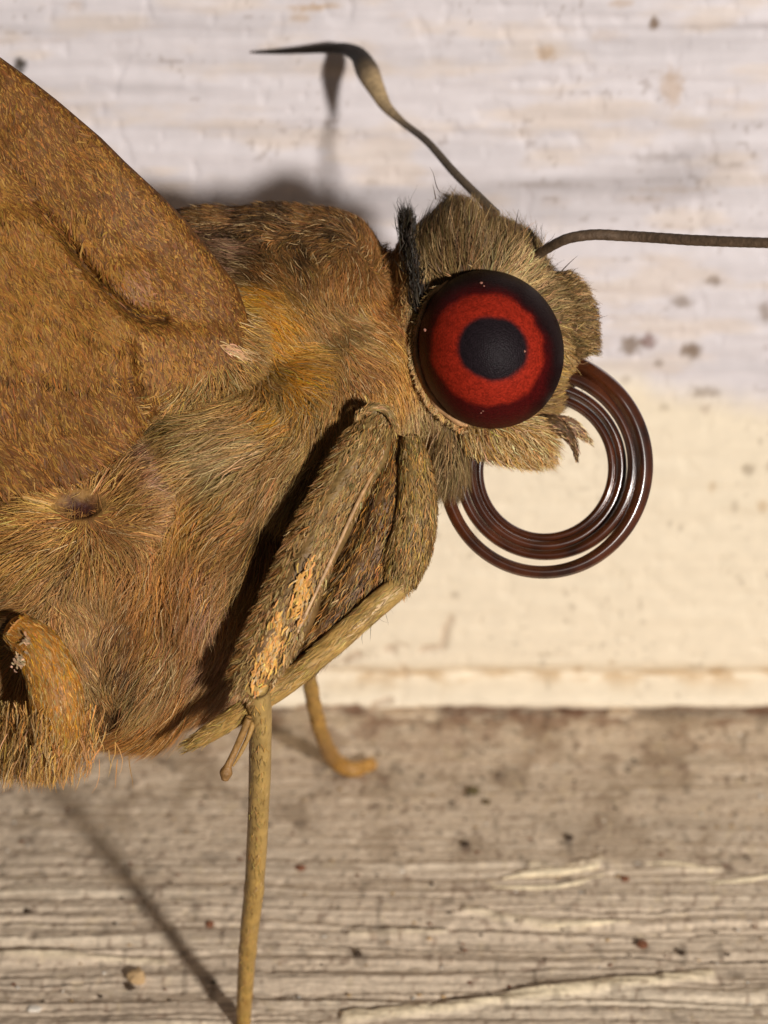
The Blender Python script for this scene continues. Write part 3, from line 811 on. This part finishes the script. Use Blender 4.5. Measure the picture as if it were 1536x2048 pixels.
wcol = wcol + (lin((150, 104, 74)) - wcol) * (bl * 0.4)[..., None]
M_WING = mat_attr('wing_scales_base', rough=0.65, spec=0.15, noise=0.3, nscale=7, bump=0.9, bscale=10)
wing = build('wing', wv_, wf, M_WING, bf, np.concatenate([wcol.reshape(-1, 3)] * 2))
# wing scales
n = 52000
su = rng.uniform(-140, 520, n * 2); sv2 = rng.uniform(0, 1000, n * 2)
ok = su < ue_at(sv2) - 4
su, sv2 = su[ok][:n], sv2[ok][:n]
n = len(su)
eps = 3.0
yw = wing_y(su, sv2)
p0 = P(su, sv2, yw); px_ = P(su + eps, sv2, wing_y(su + eps, sv2)); pz_ = P(su, sv2 + eps, wing_y(su, sv2 + eps))
wn_ = nrm(np.cross(px_ - p0, pz_ - p0)); wn_ *= np.where(wn_[:, 1:2] > 0, -1, 1)
ang = math.radians(62) + rng.normal(0, 0.38, n) + 1.2 * (fbm(su / 90, sv2 / 90, 731, 2) - 0.5)
lowr = sstep(760, 900, sv2)
dd = screen_dir(np.cos(ang), np.sin(ang))
gz = sstep(-60, 80, sv2 - 400 - 0.9 * (su - 70)) * sstep(820, 700, sv2)
base_c = np.where((rng.random(n) < 0.15 + 0.3 * gz + 0.35 * vn(su / 50, sv2 / 50, 741))[:, None], lin((148, 102, 44)), lin((108, 69, 32)) * (1 + .12 * gz)[:, None])
base_c = np.where((rng.random(n) < .65 * sstep(1.25, .2, np.hypot((su - 262) / 56, (sv2 - 572) / 42)))[:, None], lin((142, 100, 68)), base_c)
wl = np.where(rng.random(n) < 0.85, 0.17, 0.32) * (1 - 0.35 * sstep(120, 420, su)) * np.interp(ue_at(sv2) - su, [0, 40], [0.35, 1]) * (1 + 0.4 * lowr)
keep = (dist_poly(su, sv2, GRV[1:]) > 7) | (rng.random(n) < 0.4)
str_ = rng.random(n) < 0.16
bg = Bag(); bg.add([*hairs(p0[keep] + wn_[keep] * 0.01, wn_[keep], dd[keep], wl[keep], np.where(str_, .16, .05)[keep], np.where(str_, .016, .036)[keep], vary(base_c[keep], 0.20, 0.05, lin((184, 138, 66))), seg=3, clump=0.3, cell=0.2, roll=0.18, tip=0.3, wave=0.025)])
bg.build('wing_scales', M_SCALE, wing)
# fringe where the wing root meets the thorax (long golden hairs) 
n = 5200
t = rng.random(n)
ed = np.array([(512, 650), (516, 700), (500, 740), (430, 772), (350, 800), (310, 850), (262, 900), (200, 950)], float)
ii = np.clip((t * (len(ed) - 1)).astype(int), 0, len(ed) - 2); fr = (t * (len(ed) - 1) - ii)[:, None]
ep = ed[ii] * (1 - fr) + ed[ii + 1] * fr + rng.normal(0, 16, (n, 2))
ep[:, 0] = np.minimum(ep[:, 0], ue_at(ep[:, 1]) - 1)
ey = wing_y(ep[:, 0], ep[:, 1])
flow = np.stack([np.interp(t, [0, .3, .5, 1], [.9, .6, -.7, .1]), np.interp(t, [0, .3, .5, .8, 1], [.3, .7, .35, -.5, -.9])], 1)
bg = Bag(); bg.add(hairs(P(ep[:, 0], ep[:, 1], ey - .02), np.repeat([[0, -1.0, 0]], n, 0), screen_dir(flow[:, 0], flow[:, 1]), np.full(n, 0.46), np.full(n, 0.2), np.full(n, 0.018),
     vary(np.array([PAL['gold'], PAL['brown'], PAL['olive']])[rng.integers(0, 3, n)], 0.3, 0.05), clump=0.5, wob=0.35))
bg.build('wing_base_fringe', M_FUR, wing)
# painted glint on the hinge at the wing root: short pale scale hairs
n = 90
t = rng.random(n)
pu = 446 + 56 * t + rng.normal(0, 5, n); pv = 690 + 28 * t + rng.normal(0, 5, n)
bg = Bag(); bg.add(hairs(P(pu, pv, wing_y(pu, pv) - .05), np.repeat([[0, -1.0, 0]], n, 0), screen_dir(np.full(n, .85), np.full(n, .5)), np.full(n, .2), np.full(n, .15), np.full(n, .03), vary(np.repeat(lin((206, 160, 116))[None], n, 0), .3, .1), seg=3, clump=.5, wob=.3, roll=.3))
bg.build('hinge_glint', M_FUR, wing)

# ---- legs
def leg_segment(name, path, parent, c0, c1=None, n=40, k=16, depth=0.8, fn=None, scales=0, slen=0.2, scols=None, flowT=1, lift=0.25, wid=0.03, mat=None):
    v_, f_, t_, a_, g = tube(path, n, k, depth, fn)
    c1 = c0 if c1 is None else c1
    cc = c0[None] + (c1 - c0)[None] * t_[:, None]
    cc = cc * (0.8 + 0.4 * fbm(t_ * 14, a_ * 1.4, 801, 3))[:, None]
    o = build(name, v_, f_, mat or M_LEG, parent, cc)
    if scales:
        i = rng.integers(0, len(g['c']), scales); a = rng.uniform(0, 6.283, scales)
        N = nrm(g['L'][i] * np.cos(a)[:, None] * depth + g['D'][i] * np.sin(a)[:, None])
        rt_ = g['c'][i] + g['T'][i] * rng.normal(0, .06, (scales, 1)) + (g['L'][i] * np.cos(a)[:, None] + g['D'][i] * np.sin(a)[:, None] * depth) * g['r'][i][:, None]
        cs = np.array(scols)[rng.integers(0, len(scols), scales)]
        B = Bag(); B.add(hairs(rt_, N, g['T'][i] * flowT, np.full(scales, slen), np.full(scales, lift), np.full(scales, wid), vary(cs, 0.28, 0.04), seg=3, clump=0.35, cell=0.22, wob=0.22, roll=0.5))
        B.build('leg_scales', M_FUR, o)
    return o
OL = lin((132, 106, 62)); TN = lin((174, 142, 84)); BR = lin((104, 72, 38)); DK = lin((52, 38, 22)); YL = lin((180, 142, 74))
def ridged(t, a):
    b_ = a + 0.25
    return 1.0 / (np.abs(np.cos(b_)) ** 1.12 + np.abs(np.sin(b_)) ** 1.12) ** (1 / 1.12) * (1.10 + 0.07 * np.sin(t * 21 + 2 * a))
# near middle leg: broad flattened femur, thin tibia and tarsus down to the sill
fy = float(foot[1])
legA = leg_segment('leg', [(752, 838, -.2, 32), (735, 880, -.6, 43), (690, 970, -.95, 48), (642, 1060, -1.2, 50), (594, 1170, -1.4, 53), (552, 1265, -1.5, 53), (510, 1350, -1.5, 40), (492, 1385, -1.5, 26)], bf, OL, BR,
                   60, 28, 0.62, ridged, 11000, 0.2, [PAL['olive'], PAL['tan'], PAL['brown'], PAL['tan'], PAL['olive']], lift=0.06, wid=0.02)
i_ = None
def fringe(path, parent, n, length, cols, lift, wid, depth=.75):
    v_, f_, t_, a_, g = tube(path, 60, 12, depth)
    i = rng.integers(0, 60, n); a = rng.uniform(0, 6.283, n)
    N = nrm(g['L'][i] * np.cos(a)[:, None] * depth + g['D'][i] * np.sin(a)[:, None])
    rt_ = g['c'][i] + g['T'][i] * rng.normal(0, .06, (n, 1)) + (g['L'][i] * np.cos(a)[:, None] + g['D'][i] * np.sin(a)[:, None] * depth) * g['r'][i][:, None]
    B = Bag(); B.add(hairs(rt_, N, g['T'][i], np.full(n, length), np.full(n, lift), np.full(n, wid), vary(np.array(cols)[rng.integers(0, len(cols), n)], .28, .03), clump=.5, cell=.22, wob=.3, bend=.2))
    B.build('leg_fur', M_FUR, parent)
PATH_A = [(752, 838, -.2, 32), (735, 880, -.6, 43), (690, 970, -.95, 48), (642, 1060, -1.2, 50), (594, 1170, -1.4, 53), (552, 1265, -1.5, 53), (510, 1350, -1.5, 40), (492, 1385, -1.5, 26)]
def margin(path, parent, n, length, cols, side, wid=.02, depth=.75):
    v_, f_, t_, a_, g = tube(path, 60, 12, depth)
    i = rng.integers(4, 57, n); a = (math.pi if side < 0 else 0) + rng.normal(0, .35, n)
    N = nrm(g['L'][i] * np.cos(a)[:, None] + g['D'][i] * np.sin(a)[:, None])
    rt_ = g['c'][i] + g['T'][i] * rng.normal(0, .06, (n, 1)) + (g['L'][i] * np.cos(a)[:, None] + g['D'][i] * np.sin(a)[:, None] * depth) * (g['r'][i] * .95)[:, None]
    B = Bag(); B.add(hairs(rt_, N, g['T'][i], np.full(n, length), np.full(n, .5), np.full(n, wid), vary(np.array(cols)[rng.integers(0, len(cols), n)], .25, .03), clump=.75, cell=.26, wob=.3, bend=.1))
    B.build('leg_fringe', M_FUR, parent)
margin(PATH_A, legA, 2200, .30, [PAL['brown'], PAL['rust'], PAL['olive']], -1)
margin(PATH_A, legA, 700, .16, [PAL['tan'], PAL['pale']], 1, .016)
fringe(PATH_A, legA, 900, .2, [PAL['brown'], PAL['olive'], PAL['olive'], PAL['tan']], .22, .014)
legA['label'] = 'broad near leg with yellow scales and a long thin tarsus down to the sill'
leg_segment('tarsus', [(U_, V_, -1.55 + (fy + 1.45) * ((V_ - 1368) / 684.0) ** 1.08, W_) for (U_, V_, W_) in ((512, 1368, 25), (519, 1420, 23), (520, 1520, 21), (517, 1620, 20), (512, 1720, 19), (507, 1790, 18.5), (500, 1850, 17.5), (495, 1905, 16.5), (490, 1980, 15), (486, 2052, 14))], legA, TN, YL,
            90, 14, 1.5, lambda t, a: 1 + 0.05 * np.sin(t * 30) * 0.4 + 0.07 * np.cos(2 * a + .5) + 0.10 * np.exp(-((t - .6) / .012) ** 2) + 0.12 * np.exp(-((t - .78) / .012) ** 2), 1800, 0.2, [TN, TN * .8, YL], lift=0.07, wid=0.016, mat=M_TARSUS)
# pale ridge of the femur and patch of yellow scales
leg_segment('femur_ridge', [(766, 910, -.85, 2), (718, 1000, -1.25, 4), (674, 1095, -1.46, 3.5), (641, 1165, -1.6, 3.5), (606, 1240, -1.7, 3), (571, 1315, -1.65, 2)], legA, lin((176, 134, 88)), lin((206, 168, 128)), 40, 8, 0.8)
n = 420
cx = np.where(rng.random(n) < .35, 0, 1)
pu = np.where(cx == 0, rng.normal(605, 10, n), rng.normal(540, 17, n)); pv = np.where(cx == 0, 1180 + (605 - pu) * 1.5 + rng.normal(0, 24, n), 1300 + (540 - pu) * 1.6 + rng.normal(0, 26, n))
bg = Bag(); bg.add(hairs(P(pu, pv, np.full(n, -1.82)), np.repeat([[0, -1.0, 0]], n, 0), screen_dir(np.full(n, -.35), np.full(n, .9)), np.full(n, .18), np.full(n, .2), np.full(n, .034), vary(np.repeat(lin((214, 156, 80))[None], n, 0), .2, .2), seg=3, clump=.3, wob=.4, roll=.3, tip=.5))
bg.build('yellow_scales', M_FUR, legA)
# hip joint crescent
leg_segment('joint', [(714, 872, -.4, 3), (716, 838, -.5, 6), (738, 816, -.6, 7), (768, 818, -.55, 7), (786, 838, -.45, 6), (788, 868, -.3, 3)], legA, OL * .9, OL * .9, 40, 10, 0.8, None, 500, .16, [PAL['olive'], PAL['tan']], lift=.3, wid=.02, mat=M_SKIN)
# second segment lying just behind (darker), orange fringe
legB = leg_segment('leg', [(795, 880, 0, 18), (784, 960, -.4, 36), (758, 1060, -.6, 48), (718, 1160, -.7, 53), (664, 1250, -.75, 46), (606, 1330, -.75, 26)], bf, BR, BR, 50, 16, 0.7, ridged, 5000, 0.26, [PAL['brown'], PAL['orange'], PAL['olive'], PAL['dark']], lift=0.25, wid=.02)
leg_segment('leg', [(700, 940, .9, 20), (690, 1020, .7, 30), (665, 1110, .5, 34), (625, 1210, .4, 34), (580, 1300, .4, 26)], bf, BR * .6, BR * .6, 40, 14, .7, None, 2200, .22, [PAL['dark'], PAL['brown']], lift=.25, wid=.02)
# near front leg: short thick femur, pale thin tibia slanting back down
legC = leg_segment('leg', [(822, 878, -.3, 18), (830, 930, -.6, 31), (834, 990, -.8, 37), (830, 1050, -.9, 41), (816, 1105, -.95, 42), (804, 1150, -1.0, 29), (800, 1176, -1.0, 14)], bf, OL, BR, 50, 16, 0.8, ridged, 4500, 0.22, [PAL['olive'], PAL['tan'], PAL['olive'], PAL['gold']], lift=0.2, wid=.02)
margin([(822, 878, -.3, 18), (832, 930, -.6, 27), (838, 990, -.8, 32), (834, 1050, -.9, 36), (820, 1105, -.95, 38), (806, 1150, -1.0, 27), (800, 1176, -1.0, 14)], legC, 1200, .2, [PAL['olive'], PAL['brown'], PAL['dark']], 1)
legC['label'] = 'near front leg with a furry femur and slanting pale tibia'
tibD = leg_segment('tibia', [(812, 1162, -1.0, 20), (760, 1205, -1.15, 23), (700, 1258, -1.2, 23), (640, 1310, -1.15, 22), (590, 1352, -1.1, 22), (520, 1400, -1.0, 22), (450, 1446, -.85, 19), (395, 1480, -.7, 14), (374, 1492, -.6, 8)], legC, lin((178, 142, 82)), lin((168, 128, 66)), 70, 14, 0.85, lambda t, a: 1 + .06 * np.cos(2 * a) + .04 * np.sin(t * 23), 2600, 0.22, [TN, TN * .75, YL * .9], lift=0.12, wid=0.016, mat=M_TARSUS)
# gap stripe scales between C and B, far legs
legF = leg_segment('leg', [(560, 1250, 4.0, 20), (600, 1310, 6.5, 16), (617, 1354, 8.3, 15), (630, 1420, 10.3, 15), (646, 1475, 12.0, 15), (672, 1522, float(on_sill(672, 1522)[1]) - .9, 16), (703, 1539, float(on_sill(703, 1539)[1]) - .35, 15), (744, 1528, float(on_sill(744, 1528)[1]) - .25, 13)], bf, YL, lin((176, 128, 62)), 70, 12, 0.9, lambda t, a: 1 + .06 * np.sin(t * 70), 900, .13, [YL, PAL['gold'], PAL['tan']], lift=.1)
legF['label'] = 'far leg planted near the foot of the painted board'
# spur with a bead at its tip
sp = leg_segment('spur', [(498, 1435, -1.2, 7), (484, 1470, -1.1, 7), (466, 1510, -1.0, 6.5), (456, 1532, -1.0, 8), (452, 1546, -1.0, 13), (450, 1558, -1.0, 8)], legC, lin((150, 112, 62)), lin((142, 104, 60)), 40, 10, .9)
leg_segment('spur', [(508, 1440, -1.1, 6), (498, 1470, -1.05, 5), (480, 1508, -1.0, 4), (466, 1532, -.95, 2)], legC, lin((166, 128, 72)), lin((166, 128, 72)), 24, 8, .9)
# hind leg base at the lower left
legH = leg_segment('leg', [(34, 1258, -.9, 34), (70, 1290, -1.1, 46), (98, 1340, -1.2, 52), (112, 1400, -1.2, 54), (112, 1450, -1.0, 50), (95, 1500, -.8, 44), (85, 1548, -.6, 26)], bf, lin((172, 110, 40)), lin((150, 104, 46)), 50, 16, .8, None, 6000, .17, [PAL['gold'], PAL['orange'], PAL['olive'], PAL['amber']], lift=.15, wid=.02)
legH['label'] = 'hind leg base with orange scales and a glossy dark joint'
leg_segment('joint', [(-60, 1262, -.2, 16), (-10, 1250, -.6, 17), (24, 1254, -.85, 13), (44, 1266, -1.0, 5)], legH, BR * .7, BR * .5, 30, 12, .6, ridged, 260, .14, [PAL['dark'], PAL['brown']], lift=.2, wid=.02, mat=M_SKIN)
n = 60  # short pale hairs that paint the glints at the hind-leg joint
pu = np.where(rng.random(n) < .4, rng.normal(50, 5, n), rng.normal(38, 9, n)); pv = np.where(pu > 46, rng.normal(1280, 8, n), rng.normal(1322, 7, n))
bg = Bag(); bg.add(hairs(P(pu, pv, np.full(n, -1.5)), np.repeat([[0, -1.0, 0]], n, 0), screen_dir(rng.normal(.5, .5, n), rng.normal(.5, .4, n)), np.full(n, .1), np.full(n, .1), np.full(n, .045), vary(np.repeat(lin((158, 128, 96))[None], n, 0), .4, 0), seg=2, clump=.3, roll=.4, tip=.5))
bg.build('glint_scales', M_FUR, legH)
# lower tuft
n = 4500
pu = rng.normal(66, 52, n); pv = rng.uniform(1400, 1520, n)
bg = Bag(); bg.add(hairs(P(pu, pv, -1.2 + rng.normal(0, .25, n) + np.abs(pu - 90) / 90), np.repeat([[0, -1.0, 0]], n, 0), screen_dir(rng.normal(-.1, .25, n), np.full(n, 1.0)), np.full(n, .66), np.full(n, .15), np.full(n, .018),
     vary(np.array([PAL['gold'], PAL['orange'], PAL['tan']])[rng.integers(0, 3, n)], .3, .05), clump=.6, cell=.3))
bg.build('leg_scales', M_FUR, legH)
# loose bristles standing off the outline
bg = Bag()
BRS = [(872, 400, -12, -52), (880, 385, -22, -45), (1028, 470, 4, -55), (1040, 478, 14, -38), (1062, 486, 14, -40), (1080, 500, 26, -36), (1120, 545, 30, -30), (1130, 560, 34, -22), (1170, 620, 36, -8), (1172, 640, 38, -6), (1172, 655, 34, 8),
       (760, 1200, 18, 60), (770, 1195, 26, 50), (745, 1225, -2, 55), (735, 1235, -6, 50), (750, 1215, 30, 30), (800, 1180, 22, 14), (855, 1040, 40, -16), (860, 1030, 36, -8)]
br = np.array(BRS, float)
L_ = np.hypot(br[:, 2], br[:, 3])
bg.add(hairs(P(br[:, 0], br[:, 1], np.full(len(br), 1.4)), np.repeat([[0, -1.0, 0]], len(br), 0), screen_dir(br[:, 2] / L_, br[:, 3] / L_), L_ / 100, np.full(len(br), .1), np.full(len(br), .022), np.repeat(lin((66, 50, 36))[None], len(br), 0), clump=0, seg=5, wob=.05))
bg.build('bristles', M_FUR, body)

# ------------------------------------------------------------------ crumbs on the sill
def crumb(name, u_, v_, w, h_, c, label, seed, group=None):
    r = np.random.default_rng(seed)
    bm = bmesh.new(); bmesh.ops.create_icosphere(bm, subdivisions=2, radius=1)
    bv = np.array([x.co[:] for x in bm.verts]); bfc = np.array([[y.index for y in f.verts] for f in bm.faces]); bm.free()
    k = 1 + 0.35 * (fbm(bv[:, 0] * 1.7 + seed, bv[:, 1] * 1.7 + bv[:, 2] * 2.3, seed, 2) - .5) * 2
    ctr = on_sill(u_, v_); s = (DIST + ctr[1]) / DIST / 100
    loc = ctr + SILL_N * h_ * s * 0.55
    vtx = loc + (bv[:, :1] * EX * w * s + bv[:, 1:2] * SILL_S * w * 0.8 * s + bv[:, 2:] * SILL_N * h_ * s) * k[:, None]
    o = build(name, vtx, bfc, M_SILL, None, np.repeat(c[None], len(vtx), 0) * (0.7 + .6 * fbm(bv[:, 0] * 2, bv[:, 1] * 2, seed, 2))[:, None], loc=tuple(RXN @ ctr), smooth=False)
    o['label'] = label; o['category'] = 'crumb'
    if group: o['group'] = group
    return o
dkc = lin((70, 56, 44)); rdc = lin((122, 80, 58)); tnc = lin((190, 158, 116)); wtc = lin((214, 204, 190))
CR = [(275, 1962, 20, 17, tnc, 'tan ragged crumb at the lower left of the sill'), (262, 1978, 9, 7, dkc, 'dark crumb touching the ragged tan crumb'),
      (70, 2022, 16, 9, wtc, 'whitish flake in the bottom left corner of the sill'), (55, 1825, 9, 6, dkc, 'dark speck near the left edge of the sill'),
      (420, 1852, 9, 7, rdc, 'reddish grain between the long leg and its shadow'), (600, 1740, 10, 8, rdc, 'reddish grain right of the long thin tarsus'),
      (930, 1690, 10, 6, dkc, 'black speck in the middle of the sill below the proboscis'), (1138, 1678, 9, 6, dkc, 'black speck in the right middle of the sill'),
      (1285, 1892, 13, 8, rdc, 'reddish-brown grain on the ridged wood at right'), (1364, 1908, 8, 6, dkc, 'dark grain right of the reddish-brown grain'),
      (945, 1585, 15, 7, lin((96, 84, 56)), 'olive shaving on the smooth part of the sill'), (972, 1606, 10, 5, lin((104, 88, 62)), 'small olive chip at the end of the olive shaving'),
      (1250, 1760, 10, 6, rdc, 'reddish grain right of the raised curl of wood'), (716, 1912, 8, 10, dkc, 'upright dark grain right of the leg foot')]
for i, (a, b, w, h_, c, l) in enumerate(CR):
    crumb('crumb', a, b, w * .95, h_ * .95, c, l, 900 + i, 'crumbs on the sill')
# fine grit nobody could count
n = 420
gu = rng.uniform(-60, 1600, n); gv = rng.uniform(1440, 2060, n)
gb = Bag()
ico = bmesh.new(); bmesh.ops.create_icosphere(ico, subdivisions=1, radius=1)
iv = np.array([x.co[:] for x in ico.verts]); ifc = np.array([[y.index for y in f.verts] for f in ico.faces]); ico.free()
for i in range(n):
    c0 = on_sill(gu[i], gv[i]); s = rng.uniform(.018, .05)
    cc = [dkc, rdc, tnc, dkc, wtc][rng.integers(0, 5)] * rng.uniform(.6, 1.1)
    jj = iv * rng.uniform(.6, 1.4, iv.shape)
    gb.add((c0 + SILL_N * s * .4 + (jj[:, :1] * EX * 1.3 + jj[:, 1:2] * SILL_S + jj[:, 2:] * SILL_N * .7) * s, ifc, cc))
grit = gb.build('grit', M_SILL, None, loc=tuple(RXN @ J), smooth=False)
grit['label'] = 'fine dark and rusty grit scattered over the sill'; grit['category'] = 'grit'
